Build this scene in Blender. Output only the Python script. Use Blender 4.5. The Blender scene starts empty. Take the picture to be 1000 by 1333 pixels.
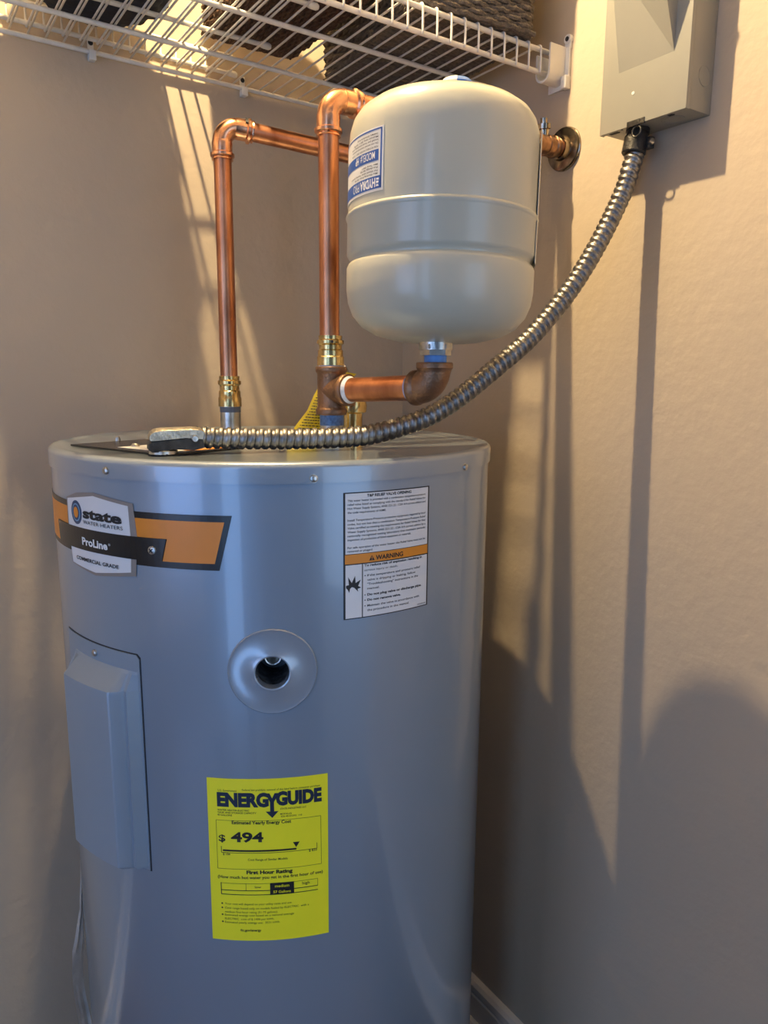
import bpy, bmesh, math, random
from mathutils import Vector, Matrix, noise
random.seed(7)
C = bpy.context.scene.collection
PI = math.pi
E = 1.165                      # eye height above the floor; the numbers below are heights relative to the eye
SC = bpy.context.scene

# ---------------------------------------------------------------- camera
F, PITCH, ROLL, YAW = 955.53, 0.17944, 0.007487, 0.59683
fw = Vector((math.sin(YAW)*math.cos(PITCH), math.cos(YAW)*math.cos(PITCH), -math.sin(PITCH)))
r0 = Vector((math.cos(YAW), -math.sin(YAW), 0)); u0 = r0.cross(fw)
rr = math.cos(ROLL)*r0 + math.sin(ROLL)*u0; uu = -math.sin(ROLL)*r0 + math.cos(ROLL)*u0
cam = bpy.data.cameras.new('camera'); co = bpy.data.objects.new('camera', cam); C.objects.link(co)
M = Matrix((rr, uu, -fw)).transposed().to_4x4(); M.translation = Vector((0, 0, E)); co.matrix_world = M
cam.sensor_fit = 'HORIZONTAL'; cam.sensor_width = 36; cam.lens = F/1000*36; cam.clip_start = 0.02
SC.camera = co

# ---------------------------------------------------------------- light and exposure
LAMP = Vector((0.258, 0.768, E+0.972))
SC.view_settings.view_transform = 'Standard'; SC.view_settings.look = 'None'
SC.view_settings.gamma = 1; SC.view_settings.use_curve_mapping = False
SC.view_settings.exposure = 0.0
wd = bpy.data.worlds.new('world'); SC.world = wd; wd.use_nodes = True
bgn = wd.node_tree.nodes['Background']; bgn.inputs[0].default_value = (0.42, 0.60, 1.0, 1); bgn.inputs[1].default_value = 0.20
def area(name, loc, target, sx, sy, power, col):
    l = bpy.data.lights.new(name, 'AREA'); l.shape = 'RECTANGLE'; l.size = sx; l.size_y = sy; l.energy = power; l.color = col
    o = bpy.data.objects.new(name, l); C.objects.link(o); o.location = loc
    o.rotation_euler = (Vector(target)-Vector(loc)).to_track_quat('-Z', 'Y').to_euler(); return o
area('hall_window_light', (-0.95, -0.43, E-0.08), (0.27, 0.61, E-0.08), 0.25, 2.1, 5.5, (0.32, 0.56, 1.0))
area('hall_daylight', (0.85, -1.75, E-0.1), (0.35, 0.6, E-0.25), 1.5, 1.9, 17, (0.52, 0.72, 1.0))
area('side_fill_light', (-1.82, 0.12, E-0.05), (0.5, 0.6, E-0.1), 1.0, 1.3, 13, (0.30, 0.52, 1.0))  # added cool fill from the left, no window known there

# ---------------------------------------------------------------- materials
MATS = {}
def mat(name, col, rough=0.5, metal=0.0, spec=0.5, var=0.06, vscale=30, bump=0.0, bscale=200, coat=0.0, emit=None, dark=None, stretch=None, trans=0.0, alpha=1.0):
    if name in MATS: return MATS[name]
    m = bpy.data.materials.new(name); m.use_nodes = True; nt = m.node_tree; N = nt.nodes; L = nt.links
    b = N['Principled BSDF']
    b.inputs['Roughness'].default_value = rough; b.inputs['Metallic'].default_value = metal
    b.inputs['Specular IOR Level'].default_value = spec; b.inputs['Coat Weight'].default_value = coat
    b.inputs['Coat Roughness'].default_value = 0.07
    b.inputs['Transmission Weight'].default_value = trans; b.inputs['Alpha'].default_value = alpha
    tc = N.new('ShaderNodeTexCoord'); mp = N.new('ShaderNodeMapping'); L.new(tc.outputs['Object'], mp.inputs[0])
    if stretch: mp.inputs['Scale'].default_value = stretch
    n = N.new('ShaderNodeTexNoise'); n.inputs['Scale'].default_value = vscale; n.inputs['Detail'].default_value = 5
    L.new(mp.outputs[0], n.inputs['Vector'])
    r = N.new('ShaderNodeValToRGB')
    d = dark if dark else tuple(c*(1-3*var) for c in col)
    r.color_ramp.elements[0].position = 0.3; r.color_ramp.elements[1].position = 0.7
    r.color_ramp.elements[0].color = (*d, 1); r.color_ramp.elements[1].color = (*[min(1, c*(1+var)) for c in col], 1)
    L.new(n.outputs['Fac'], r.inputs[0]); L.new(r.outputs[0], b.inputs['Base Color'])
    if bump:
        n2 = N.new('ShaderNodeTexNoise'); n2.inputs['Scale'].default_value = bscale; n2.inputs['Detail'].default_value = 3
        L.new(mp.outputs[0], n2.inputs['Vector'])
        bp = N.new('ShaderNodeBump'); bp.inputs['Strength'].default_value = bump; bp.inputs['Distance'].default_value = 0.002
        L.new(n2.outputs['Fac'], bp.inputs['Height']); L.new(bp.outputs[0], b.inputs['Normal'])
    if emit:
        b.inputs['Emission Color'].default_value = (*emit[0], 1); b.inputs['Emission Strength'].default_value = emit[1]
    MATS[name] = m; return m
WALL = mat('beige_wall_paint', (0.52, 0.425, 0.315), 0.75, var=0.012, vscale=3, bump=0.55, bscale=55, spec=0.25)
CEIL = mat('ceiling_paint', (0.42, 0.39, 0.34), 0.8, var=0.02, bump=0.3, bscale=60)
FLOOR = mat('brown_floor', (0.10, 0.065, 0.045), 0.18, var=0.12, vscale=9, stretch=(1, 8, 1))
TRIM = mat('white_trim_paint', (0.72, 0.66, 0.58), 0.4, var=0.02, vscale=12)
HEAT = mat('grey_heater_enamel', (0.285, 0.355, 0.44), 0.30, metal=0.32, spec=0.5, var=0.01, vscale=6, bump=0.02, bscale=12, coat=0.8)
LID = mat('grey_lid_enamel', (0.29, 0.35, 0.42), 0.28, metal=0.32, spec=0.6, var=0.01, vscale=6, bump=0.02, bscale=12, coat=0.8)
COVER = mat('grey_cover_plastic', (0.29, 0.36, 0.44), 0.36, metal=0.3, var=0.02, vscale=8)
SEAM = mat('dark_gap', (0.02, 0.02, 0.024), 0.7, var=0.05)
STEEL = mat('zinc_steel', (0.62, 0.60, 0.56), 0.3, 1.0, var=0.12, vscale=60, bump=0.15, bscale=300)
GALV = mat('galvanized_cast', (0.68, 0.62, 0.50), 0.38, 1.0, var=0.16, vscale=90, bump=0.5, bscale=350)
BLACKM = mat('dark_cast_metal', (0.055, 0.052, 0.05), 0.45, 0.5, var=0.2, vscale=90, bump=0.4, bscale=350)
CONDM = mat('flexible_conduit_steel', (0.32, 0.31, 0.30), 0.40, 1.0, var=0.16, vscale=120, bump=0.1, bscale=400)
COPPER = mat('copper_tube', (0.74, 0.35, 0.19), 0.34, 1.0, var=0.05, vscale=45, dark=(0.40, 0.15, 0.075), stretch=(1, 1, 0.35))
COPFIT = mat('copper_fitting', (0.90, 0.50, 0.30), 0.24, 1.0, var=0.05, vscale=70, dark=(0.62, 0.28, 0.15))
COPOLD = mat('tarnished_copper', (0.36, 0.20, 0.12), 0.3, 1.0, var=0.2, vscale=90)
BRASS = mat('yellow_brass', (0.82, 0.62, 0.28), 0.22, 1.0, var=0.08, vscale=60, dark=(0.5, 0.33, 0.12))
BRONZE = mat('cast_bronze', (0.30, 0.17, 0.10), 0.42, 0.85, var=0.08, vscale=60, bump=0.35, bscale=420)
NICKEL = mat('tarnished_nickel', (0.42, 0.36, 0.28), 0.2, 1.0, var=0.14, vscale=70, dark=(0.16, 0.12, 0.08))
TANKM = mat('cream_tank_enamel', (0.54, 0.52, 0.41), 0.28, spec=0.5, var=0.012, vscale=8, coat=0.25, bump=0.04, bscale=40)
WHITEP = mat('white_plastic', (0.80, 0.78, 0.72), 0.35, var=0.02)
BLUEP = mat('blue_plastic', (0.05, 0.17, 0.52), 0.4, var=0.05)
BLUEB = mat('faded_blue_band', (0.11, 0.22, 0.46), 0.45, var=0.15, vscale=300)
GREYB = mat('blue_grey_band', (0.12, 0.14, 0.20), 0.5, var=0.1)
TAPE = mat('white_thread_tape', (0.82, 0.80, 0.78), 0.6, var=0.06, vscale=200, bump=0.3, bscale=500)
SHELFW = mat('white_wire_coating', (0.80, 0.76, 0.68), 0.38, var=0.05, vscale=60)
BOXM = mat('beige_grey_box_enamel', (0.31, 0.30, 0.255), 0.4, var=0.015, vscale=15, bump=0.05, bscale=120)
GREYW = mat('grey_seagrass_rope', (0.16, 0.13, 0.10), 0.85, var=0.14, vscale=260, bump=0.8, bscale=600)
BROWNW = mat('dark_brown_wicker', (0.085, 0.035, 0.018), 0.5, var=0.22, vscale=200, bump=0.5, bscale=500)
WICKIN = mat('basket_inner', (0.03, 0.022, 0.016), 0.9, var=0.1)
NAVY = mat('navy_cloth', (0.006, 0.014, 0.038), 0.7, var=0.2, vscale=40, bump=0.5, bscale=120)
YELLOW = mat('yellow_label_paper', (0.93, 0.84, 0.02), 0.45, var=0.01)
TAGY = mat('yellow_tag_card', (0.95, 0.78, 0.06), 0.5, var=0.01)
INK = mat('black_ink', (0.012, 0.012, 0.014), 0.5, var=0.02)
BLACKL = mat('black_label_film', (0.014, 0.013, 0.013), 0.25, var=0.02)
INKB = mat('dark_blue_ink', (0.012, 0.022, 0.05), 0.5, var=0.02)
ORANGE = mat('orange_label_film', (0.78, 0.25, 0.015), 0.35, var=0.01)
ORANGE2 = mat('orange_warning_ink', (0.75, 0.27, 0.02), 0.45, var=0.01)
WHITEL = mat('white_label_film', (0.76, 0.76, 0.76), 0.35, var=0.01)
WHITEI = mat('white_ink', (0.82, 0.82, 0.80), 0.5, var=0.01)
CLEARB = mat('taupe_label_border', (0.27, 0.235, 0.21), 0.4, var=0.02)
LOGOB = mat('logo_navy', (0.025, 0.06, 0.14), 0.4, var=0.02)
LOGOL = mat('logo_light_blue', (0.20, 0.42, 0.62), 0.4, var=0.02)
STKBLUE = mat('sticker_blue', (0.02, 0.10, 0.38), 0.4, var=0.02)
STKW = mat('sticker_white', (0.80, 0.78, 0.72), 0.4, var=0.01)
PORTW = mat('clear_grey_plastic', (0.36, 0.42, 0.49), 0.25, metal=0.4, var=0.01, coat=0.6)
FOAM = mat('dark_foam', (0.07, 0.075, 0.08), 0.6, var=0.5, vscale=150, bump=0.8, bscale=200)
FILM = mat('crumpled_white_film', (0.80, 0.77, 0.72), 0.35, var=0.06, vscale=40, bump=0.4, bscale=60)
BULB = mat('glowing_bulb', (1, 0.9, 0.7), 0.5, emit=((1.0, 0.76, 0.42), 15600.0))
PORC = mat('porcelain', (0.8, 0.78, 0.74), 0.25, var=0.01)

# ---------------------------------------------------------------- helpers
ORG = {}
def link(name, mesh, m, parent=None, smooth=True, org=None):
    """mesh is in world coordinates; it is moved so that its object's origin is its thing's base"""
    o = bpy.data.objects.new(name, mesh)
    if parent is not None: g = ORG[parent.name]
    else: g = Vector(org) if org is not None else Vector((0, 0, 0))
    mesh.transform(Matrix.Translation(-g)); mesh.materials.clear(); mesh.materials.append(m)
    if smooth:
        mesh.polygons.foreach_set('use_smooth', [True]*len(mesh.polygons))
    C.objects.link(o)
    if parent is not None: o.parent = parent
    else: o.location = g
    ORG[o.name] = g
    return o
def obj(name, bm, m, parent=None, smooth=True, org=None, auto=35):
    me = bpy.data.meshes.new(name); bmesh.ops.recalc_face_normals(bm, faces=bm.faces[:])
    if smooth:
        a = math.radians(auto)
        for e in bm.edges:
            if len(e.link_faces) == 2 and e.calc_face_angle(0) > a: e.smooth = False
    bm.to_mesh(me); bm.free(); return link(name, me, m, parent, smooth, org)
def tag(o, label=None, cat=None, group=None, kind=None):
    if label: o['label'] = label
    if cat: o['category'] = cat
    if group: o['group'] = group
    if kind: o['kind'] = kind
    return o
def thing(name, label, cat, loc, group=None):
    o = bpy.data.objects.new(name, None); o.empty_display_size = 0.05; C.objects.link(o); o.location = loc; ORG[o.name] = Vector(loc)
    return tag(o, label, cat, group)
def V(x, y, z): return Vector((x, y, E+z))       # z given relative to the eye
def frame(ax):
    ax = Vector(ax).normalized(); a = Vector((0, 0, 1)) if abs(ax.z) < 0.9 else Vector((1, 0, 0))
    x = a.cross(ax).normalized(); return x, ax.cross(x), ax
def lathe(bm, prof, o, ax=(0, 0, 1), seg=48):
    """prof = (radius, height along the axis); radius 0 closes"""
    x, y, z = frame(ax); rings = []
    for r, h in prof:
        if r < 1e-7: rings.append([bm.verts.new(o+z*h)])
        else: rings.append([bm.verts.new(o+z*h+(x*math.cos(t)+y*math.sin(t))*r) for t in (2*PI*k/seg for k in range(seg))])
    for a, b in zip(rings, rings[1:]):
        for k in range(seg):
            k2 = (k+1) % seg
            if len(a) == 1 and len(b) == 1: continue
            if len(a) == 1: bm.faces.new((a[0], b[k], b[k2]))
            elif len(b) == 1: bm.faces.new((a[k], b[0], a[k2]))
            else: bm.faces.new((a[k], b[k], b[k2], a[k2]))
    return bm
def tube(bm, pts, rad, seg=12, caps=True, tw=None):
    """a tube through pts; rad is a number or a function of (index, angle)"""
    n = len(pts); pts = [Vector(p) for p in pts]; T = []
    for i in range(n):
        a = pts[max(i-1, 0)]; b = pts[min(i+1, n-1)]; T.append((b-a).normalized())
    x, y, _ = frame(T[0]); rings = []
    for i in range(n):
        if i:
            q = T[i-1].rotation_difference(T[i]); x = q @ x; y = q @ y
        rings.append([bm.verts.new(pts[i]+(x*math.cos(t)+y*math.sin(t))*(rad(i, t) if callable(rad) else rad)) for t in (2*PI*k/seg for k in range(seg))])
    for a, b in zip(rings, rings[1:]):
        for k in range(seg): bm.faces.new((a[k], a[(k+1) % seg], b[(k+1) % seg], b[k]))
    if caps:
        bm.faces.new(rings[0][::-1]); bm.faces.new(rings[-1])
    return bm
def arc(c, a, b, r, n=10, t0=0.0, t1=PI/2):
    """points c + r(cos t a + sin t b)"""
    return [Vector(c)+(Vector(a)*math.cos(t)+Vector(b)*math.sin(t))*r for t in (t0+(t1-t0)*k/n for k in range(n+1))]
def obox(bm, c, ax, h, bevel=0.0):
    c = Vector(c); vs = []
    for sx in (-1, 1):
        for sy in (-1, 1):
            for sz in (-1, 1): vs.append(bm.verts.new(c+ax[0]*sx*h[0]+ax[1]*sy*h[1]+ax[2]*sz*h[2]))
    fs = [bm.faces.new([vs[i] for i in q]) for q in ((0, 1, 3, 2), (4, 6, 7, 5), (0, 4, 5, 1), (2, 3, 7, 6), (0, 2, 6, 4), (1, 5, 7, 3))]
    if bevel:
        es = list({e for f in fs for e in f.edges}); bmesh.ops.bevel(bm, geom=es, offset=bevel, segments=2, affect='EDGES', profile=0.6)
    return bm
XYZ = (Vector((1, 0, 0)), Vector((0, 1, 0)), Vector((0, 0, 1)))
def box(bm, lo, hi, bevel=0.0):
    lo = Vector(lo); hi = Vector(hi); return obox(bm, (lo+hi)/2, XYZ, (hi-lo)/2, bevel)
def B(): return bmesh.new()
def prism(bm, pts, d):
    """pts = ring of points, extruded by vector d"""
    a = [bm.verts.new(p) for p in pts]; b = [bm.verts.new(Vector(p)+Vector(d)) for p in pts]; n = len(a)
    bm.faces.new(a); bm.faces.new(b[::-1])
    for k in range(n): bm.faces.new((a[k], b[k], b[(k+1) % n], a[(k+1) % n]))
    return bm
# --- things wrapped on an upright cylinder: (phi in degrees, z relative to the eye)
def wrap(bm, cx, cy, R, tilt=None):
    for v in bm.verts:
        u, w, z = v.co.x, v.co.z, v.co.y; a = u/R; r = R+w
        v.co = Vector((cx+r*math.cos(a), cy+r*math.sin(a), E+z))
        if tilt: v.co = tilt(v.co)
def decal_bm(polys, R, lift, thick, step=1.5):
    bm = B()
    for pl in polys:
        vs = [bm.verts.new((math.radians(p)*R, z, lift)) for p, z in pl]
        try: bm.faces.new(vs)
        except ValueError: pass
    us = [v.co.x for v in bm.verts]; d = math.radians(step)*R; k = math.ceil(min(us)/d)
    while k*d < max(us):
        bmesh.ops.bisect_plane(bm, geom=bm.verts[:]+bm.edges[:]+bm.faces[:], plane_co=(k*d, 0, 0), plane_no=(1, 0, 0)); k += 1
    if thick:
        r = bmesh.ops.extrude_face_region(bm, geom=bm.faces[:])
        for v in r['geom']:
            if isinstance(v, bmesh.types.BMVert): v.co.z += thick
    return bm
HC = (0.405, 0.832, 0.26)        # heater axis and radius
def decal(name, polys, m, parent, lift=0.0002, thick=0.0003, cyl=HC, tilt=None, label=None):
    bm = decal_bm(polys, cyl[2], lift, thick); wrap(bm, *cyl, tilt=tilt)
    o = obj(name, bm, m, parent, smooth=False)
    if label: o['label'] = label
    return o
def rect(p0, z0, p1, z1): return [(p0, z0), (p1, z0), (p1, z1), (p0, z1)]
def line(a, b, w, R=0.26):
    """a thin straight strip from a to b on the unrolled cylinder"""
    ax, ay = math.radians(a[0])*R, a[1]; bx, by = math.radians(b[0])*R, b[1]
    d = Vector((bx-ax, by-ay)); n = Vector((-d.y, d.x)).normalized()*w/2
    f = lambda x, y: (math.degrees(x/R), y)
    return [f(ax-n.x, ay-n.y), f(bx-n.x, by-n.y), f(bx+n.x, by+n.y), f(ax+n.x, ay+n.y)]
def ell(p, z, rp, rz, n=28): return [(p+rp*math.cos(2*PI*k/n), z+rz*math.sin(2*PI*k/n)) for k in range(n)]
def glyphs(s, bold=0.0):
    cu = bpy.data.curves.new('t', 'FONT'); cu.body = s; cu.size = 1; cu.offset = bold; cu.resolution_u = 3
    o = bpy.data.objects.new('t', cu); C.objects.link(o); bpy.context.view_layer.update()
    me = bpy.data.meshes.new_from_object(o.evaluated_get(bpy.context.evaluated_depsgraph_get()))
    bpy.data.objects.remove(o); bpy.data.curves.remove(cu); return me
_h = glyphs('H'); CAP = max(v.co.y for v in _h.vertices)
def text_bm(items, R, lift=0.0006, bold=(), flip=False):
    """items = (text, phi left, phi right, baseline z, cap height)"""
    bm = B()
    for k, (s, p0, p1, z, h) in enumerate(items):
        me = glyphs(s, bold[k] if isinstance(bold, (list, tuple)) and len(bold) > k else (bold if isinstance(bold, float) else 0.0))
        xs = [v.co.x for v in me.vertices]; x0, x1 = min(xs), max(xs)
        a, b = math.radians(p0)*R, math.radians(p1)*R
        for v in me.vertices:
            t = (v.co.x-x0)/(x1-x0)
            if flip: v.co = (b+(a-b)*t, z-v.co.y/CAP*h, lift)
            else: v.co = (a+(b-a)*t, z+v.co.y/CAP*h, lift)
        bm.from_mesh(me); bpy.data.meshes.remove(me)
    d = math.radians(3)*R; us = [v.co.x for v in bm.verts]; k = math.ceil(min(us)/d)
    while k*d < max(us):
        bmesh.ops.bisect_plane(bm, geom=bm.verts[:]+bm.edges[:]+bm.faces[:], plane_co=(k*d, 0, 0), plane_no=(1, 0, 0)); k += 1
    return bm
def text(name, items, m, parent, bold=0.0, lift=0.0006, cyl=HC, flip=False, tilt=None):
    bm = text_bm(items, cyl[2], lift, bold, flip); wrap(bm, *cyl, tilt=tilt)
    me = bpy.data.meshes.new(name); bm.to_mesh(me); bm.free(); o = link(name, me, m, parent, smooth=False)
    if len(items) > 3: o['kind'] = 'stuff'          # small print
    return o
ENERGY_TEXT = [('U.S. Government', -130.32, -126.2, -0.3974, 0.0022),
 ('Federal law prohibits removal of this label before consumer purchase', -125.03, -108.28, -0.3963, 0.0021),
 ('ENERG', -130.56, -119.39, -0.4126, 0.0131),
 ('GUIDE', -117.82, -107.94, -0.4117, 0.013),
 ('WATER HEATER-ELECTRIC', -130.54, -123.57, -0.4182, 0.0018),
 ('TANK AND STORAGE CAPACITY', -130.56, -122.1, -0.4209, 0.0018),
 ('40 GALLONS', -130.58, -127.36, -0.4236, 0.0018),
 ('STATE INDUSTRIES LLC', -116.95, -111.36, -0.4173, 0.0018),
 ('MODEL(S)', -116.97, -114.53, -0.4227, 0.0016),
 ('ES6-40-DORS  110', -116.77, -112.29, -0.4254, 0.0016),
 ('Estimated Yearly Energy Cost', -127.48, -114.65, -0.432, 0.0033),
 ('$', -130.48, -128.99, -0.4514, 0.007),
 ('494', -127.76, -120.7, -0.4511, 0.0098),
 ('$ 184', -129.65, -128.05, -0.4664, 0.0023),
 ('$ 830', -110.88, -109.09, -0.4661, 0.0023),
 ('Cost Range of Similar Models', -124.18, -115.54, -0.4719, 0.0023),
 ('First Hour Rating', -124.56, -114.53, -0.4866, 0.0037),
 ('(How much hot water you get in the first hour of use)', -131.0, -107.83, -0.4921, 0.0031),
 ('low', -122.83, -121.46, -0.5024, 0.0023),
 ('medium', -118.43, -115.31, -0.5021, 0.0031),
 ('57 Gallons', -118.82, -114.97, -0.5085, 0.0028),
 ('high', -112.44, -110.81, -0.5019, 0.0031),
 ('Your cost will depend on your utility rates and use.', -129.58, -114.76, -0.5216, 0.0022),
 ('Cost range based only on models fueled by ELECTRIC  with a', -129.61, -111.02, -0.5264, 0.0022),
 ('medium first hour rating (51-75 gallons).', -129.64, -117.94, -0.5308, 0.0022),
 ('Estimated energy cost based on a national average', -129.67, -114.35, -0.5343, 0.0022),
 ('ELECTRIC  cost of $.1400 per kWh.', -129.7, -118.74, -0.5386, 0.0022),
 ('Estimated yearly energy use:  3531 kWh', -129.73, -117.59, -0.5426, 0.0022),
 ('ftc.gov/energy', -126.27, -121.64, -0.5514, 0.0025)]
WARNING_TEXT = [('T&P RELIEF VALVE OPENING', -97.64, -86.56, -0.1093, 0.0025),
 ('This water heater is provided with a combination temperature-pressure', -101.98, -82.41, -0.1131, 0.0019),
 ('relief valve listed as complying with the standard for Relief Valves for', -101.98, -82.39, -0.1168, 0.0019),
 ('Hot Water Supply Systems, ANSI Z21.22 - CSA 4.4 current edition and', -101.98, -82.37, -0.1205, 0.0019),
 ('the code requirements of ASME.', -101.98, -93.09, -0.1244, 0.0019),
 ('Install Temperature-Pressure protective equipment required by local', -101.99, -82.38, -0.1318, 0.0019),
 ('codes, but not less than a combination Temperature-Pressure Relief', -101.99, -82.36, -0.1356, 0.0019),
 ('Valve certified as meeting the requirements for Relief Valves for Hot', -101.99, -82.34, -0.1393, 0.0019),
 ('Water Supply Systems, ANSI Z21.22 - CSA 4.4 current edition by a', -101.99, -82.32, -0.1431, 0.0019),
 ('nationally recognized testing laboratory that maintains periodic', -101.99, -82.3, -0.1468, 0.0019),
 ('inspection of production of listed equipment or materials.', -101.99, -86.49, -0.1506, 0.0019),
 ('For safe operation of the water heater, the Relief Valve must not be', -102.0, -82.32, -0.1581, 0.0019),
 ('removed or plugged.', -102.0, -96.24, -0.1616, 0.0019),
 ('WARNING', -95.54, -88.62, -0.1713, 0.0043),
 ('To reduce risk of explosion resulting in', -98.23, -83.22, -0.1768, 0.0022),
 ('serious injury or death:', -98.22, -89.98, -0.1814, 0.002),
 ('If the temperature and pressure relief', -97.55, -83.7, -0.1868, 0.0021),
 ('valve is dripping or leaking, follow', -97.54, -85.06, -0.1912, 0.0021),
 ('"Troubleshooting" instructions in the', -97.54, -84.28, -0.1955, 0.0021),
 ('manual.', -97.54, -94.58, -0.1999, 0.0021),
 ('Do not plug valve or discharge pipe.', -97.53, -83.25, -0.206, 0.0022),
 ('Do not remove valve.', -97.53, -89.15, -0.2113, 0.0022),
 ('Maintain the valve in accordance with', -97.52, -83.9, -0.217, 0.0021),
 ('the procedure in the manual.', -97.52, -86.77, -0.2216, 0.0021),
 ('100309495', -84.39, -81.88, -0.2256, 0.0015)]
BRAND_TEXT = [('state', -163.4, -150.4, -0.137, 0.0094),
 ('WATER HEATERS', -163.45, -150.24, -0.1432, 0.0036),
 ('ProLine', -164.26, -155.03, -0.1647, 0.0072),
 ('COMMERCIAL GRADE', -167.5, -152.01, -0.1819, 0.0036)]
# ================================================================ THE SETTING
FL = -E; WX = 0.80; WY = 1.12; CE = 1.15; LX = -1.9; FY = -0.22
def struct(name, bm, m, smooth=False): return tag(obj(name, bm, m, smooth=smooth), kind='structure')
struct('floor', box(B(), V(-3.2, -4.2, FL-0.05), V(WX+0.1, WY+0.1, FL)), FLOOR)
struct('wall_back', box(B(), V(LX-0.1, WY, FL), V(WX+0.1, WY+0.1, CE)), WALL)
struct('wall_right', box(B(), V(WX, FY-0.12, FL), V(WX+0.1, WY, CE)), WALL)
struct('wall_left', box(B(), V(LX-0.1, FY-0.12, FL), V(LX, WY, CE)), WALL)
struct('ceiling', box(B(), V(LX-0.1, FY-0.12, CE), V(WX+0.1, WY+0.1, CE+0.08)), CEIL)
bm = B(); box(bm, V(0.76, FY-0.12, FL), V(WX, FY, CE)); box(bm, V(LX, FY-0.12, 0.93), V(0.76, FY, CE)); box(bm, V(LX, FY-0.12, FL), V(LX+0.06, FY, 0.93))
struct('wall_front', bm, WALL)
bm = B(); box(bm, V(0.70, FY-0.135, FL), V(0.76, FY+0.012, 0.93), 0.003); box(bm, V(LX+0.06, FY-0.135, FL), V(LX+0.12, FY+0.012, 0.93), 0.003); box(bm, V(LX+0.06, FY-0.135, 0.87), V(0.76, FY+0.012, 0.93), 0.003)
struct('trim_1', bm, TRIM)
def baseboard(name, a, b, nrm):
    """profile swept from a to b, standing off the wall along nrm"""
    P = [(0, 0), (0.024, 0), (0.024, 0.012), (0.020, 0.020), (0.0135, 0.022), (0.0135, 0.066), (0.0115, 0.069), (0.0115, 0.072), (0.0135, 0.0745), (0.0135, 0.086), (0.009, 0.0925), (0, 0.0945)]
    n = Vector(nrm); pts = [Vector(a)+n*x+Vector((0, 0, z)) for x, z in P]
    return struct(name, prism(B(), pts, Vector(b)-Vector(a)), TRIM)
baseboard('baseboard_right', V(WX, FY, FL), V(WX, WY, FL), (-1, 0, 0))
baseboard('baseboard_back', V(LX, WY, FL), V(WX-0.014, WY, FL), (0, -1, 0))

# unseen window frame, added on the left wall to go with the cool fill light
bm = B()
for lo, hi in ((V(LX, -0.20, -0.75), V(LX+0.03, -0.38, 0.65)), (V(LX, 0.62, -0.75), V(LX+0.03, 0.68, 0.65)), (V(LX, -0.20, 0.60), V(LX+0.03, 0.68, 0.66)), (V(LX, -0.20, -0.78), V(LX+0.05, 0.68, -0.71))): box(bm, lo, hi, 0.003)
struct('added_window_1', bm, TRIM)

# ceiling lamp (above the frame, the source of the warm light and the sharp shadows)
t = thing('ceiling_lamp', 'porcelain lampholder with one bare warm bulb under the closet ceiling', 'lamp', (LAMP.x, LAMP.y, E+CE))
zc = E+CE
obj('lampholder', lathe(B(), [(0, 0), (0.055, 0), (0.055, -0.012), (0.035, -0.03), (0.026, -0.075), (0.018, -0.125), (0.010, -0.162), (0.0, -0.166)], Vector((LAMP.x, LAMP.y, zc))), PORC, t)
obj('bulb', lathe(B(), [(0, 0.012), (0.006, 0.012), (0.0095, 0.006), (0.010, 0.0), (0.0095, -0.006), (0.006, -0.010), (0, -0.011)], LAMP, seg=24), BULB, t)

# ================================================================ WATER HEATER
hx, hy, HR = HC
T = thing('water_heater', 'tall grey electric tank water heater with orange and yellow labels in the closet corner', 'water heater', (hx, hy, E+FL))
TOPZ = -0.0745; SZ = -0.0945
# shell with a real round port through it
bm = lathe(B(), [(0, FL+0.012), (0.255, FL+0.012), (HR, FL+0.02), (HR, SZ+0.001), (0.2585, SZ+0.001), (0.2585, SZ+0.004), (0, SZ+0.004)], Vector((hx, hy, E)), seg=192)
body = obj('tank_shell', bm, HEAT, T)
ph = math.radians(-118); pn = Vector((math.cos(ph), math.sin(ph), 0)); pt = Vector((-pn.y, pn.x, 0)); PC = Vector((hx, hy, E-0.2735))+pn*HR
bm = lathe(B(), [(0, -0.05), (0.0167, -0.05), (0.0167, 0.05), (0, 0.05)], PC, pn, 48)
me = bpy.data.meshes.new('cut'); bmesh.ops.recalc_face_normals(bm, faces=bm.faces[:]); bm.to_mesh(me); bm.free(); cut = bpy.data.objects.new('cut', me); C.objects.link(cut)
md = body.modifiers.new('port', 'BOOLEAN'); md.operation = 'DIFFERENCE'; md.object = cut; md.solver = 'EXACT'
bpy.context.view_layer.update()
nm = bpy.data.meshes.new_from_object(body.evaluated_get(bpy.context.evaluated_depsgraph_get())); body.modifiers.clear(); body.data = nm; nm.name = 'tank_shell'
bpy.data.objects.remove(cut)
# lid
lid = obj('top_lid', lathe(B(), [(0.2595, SZ), (0.2622, SZ), (0.2622, TOPZ-0.006), (0.2612, TOPZ-0.0028), (0.2585, TOPZ-0.0006), (0.254, TOPZ), (0.249, TOPZ-0.0012), (0.244, TOPZ-0.0018), (0, TOPZ-0.0018)], Vector((hx, hy, E)), seg=192), LID, T)
TZ = TOPZ-0.0018
def cylpt(p, z, r=HR): a = math.radians(p); return Vector((hx+r*math.cos(a), hy+r*math.sin(a), E+z))
def screw(bm, o, n, r=0.0034, h=0.0026):
    lathe(bm, [(0, h), (r*0.6, h), (r*0.95, h*0.75), (r, h*0.35), (r, 0), (r*1.25, 0), (r*1.25, -0.0006), (0, -0.0006)], o, n, 16)
for p, z in ((-153.9, -0.0872), (-109.06, -0.0897), (-68.12, -0.0908), (-20, -0.088), (25, -0.088), (70, -0.088), (115, -0.088), (160, -0.088)):
    bm = B(); q = cylpt(p, z, 0.2622); screw(bm, q, q-Vector((hx, hy, q.z))); obj('lid_screw', bm, STEEL, T)
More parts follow.
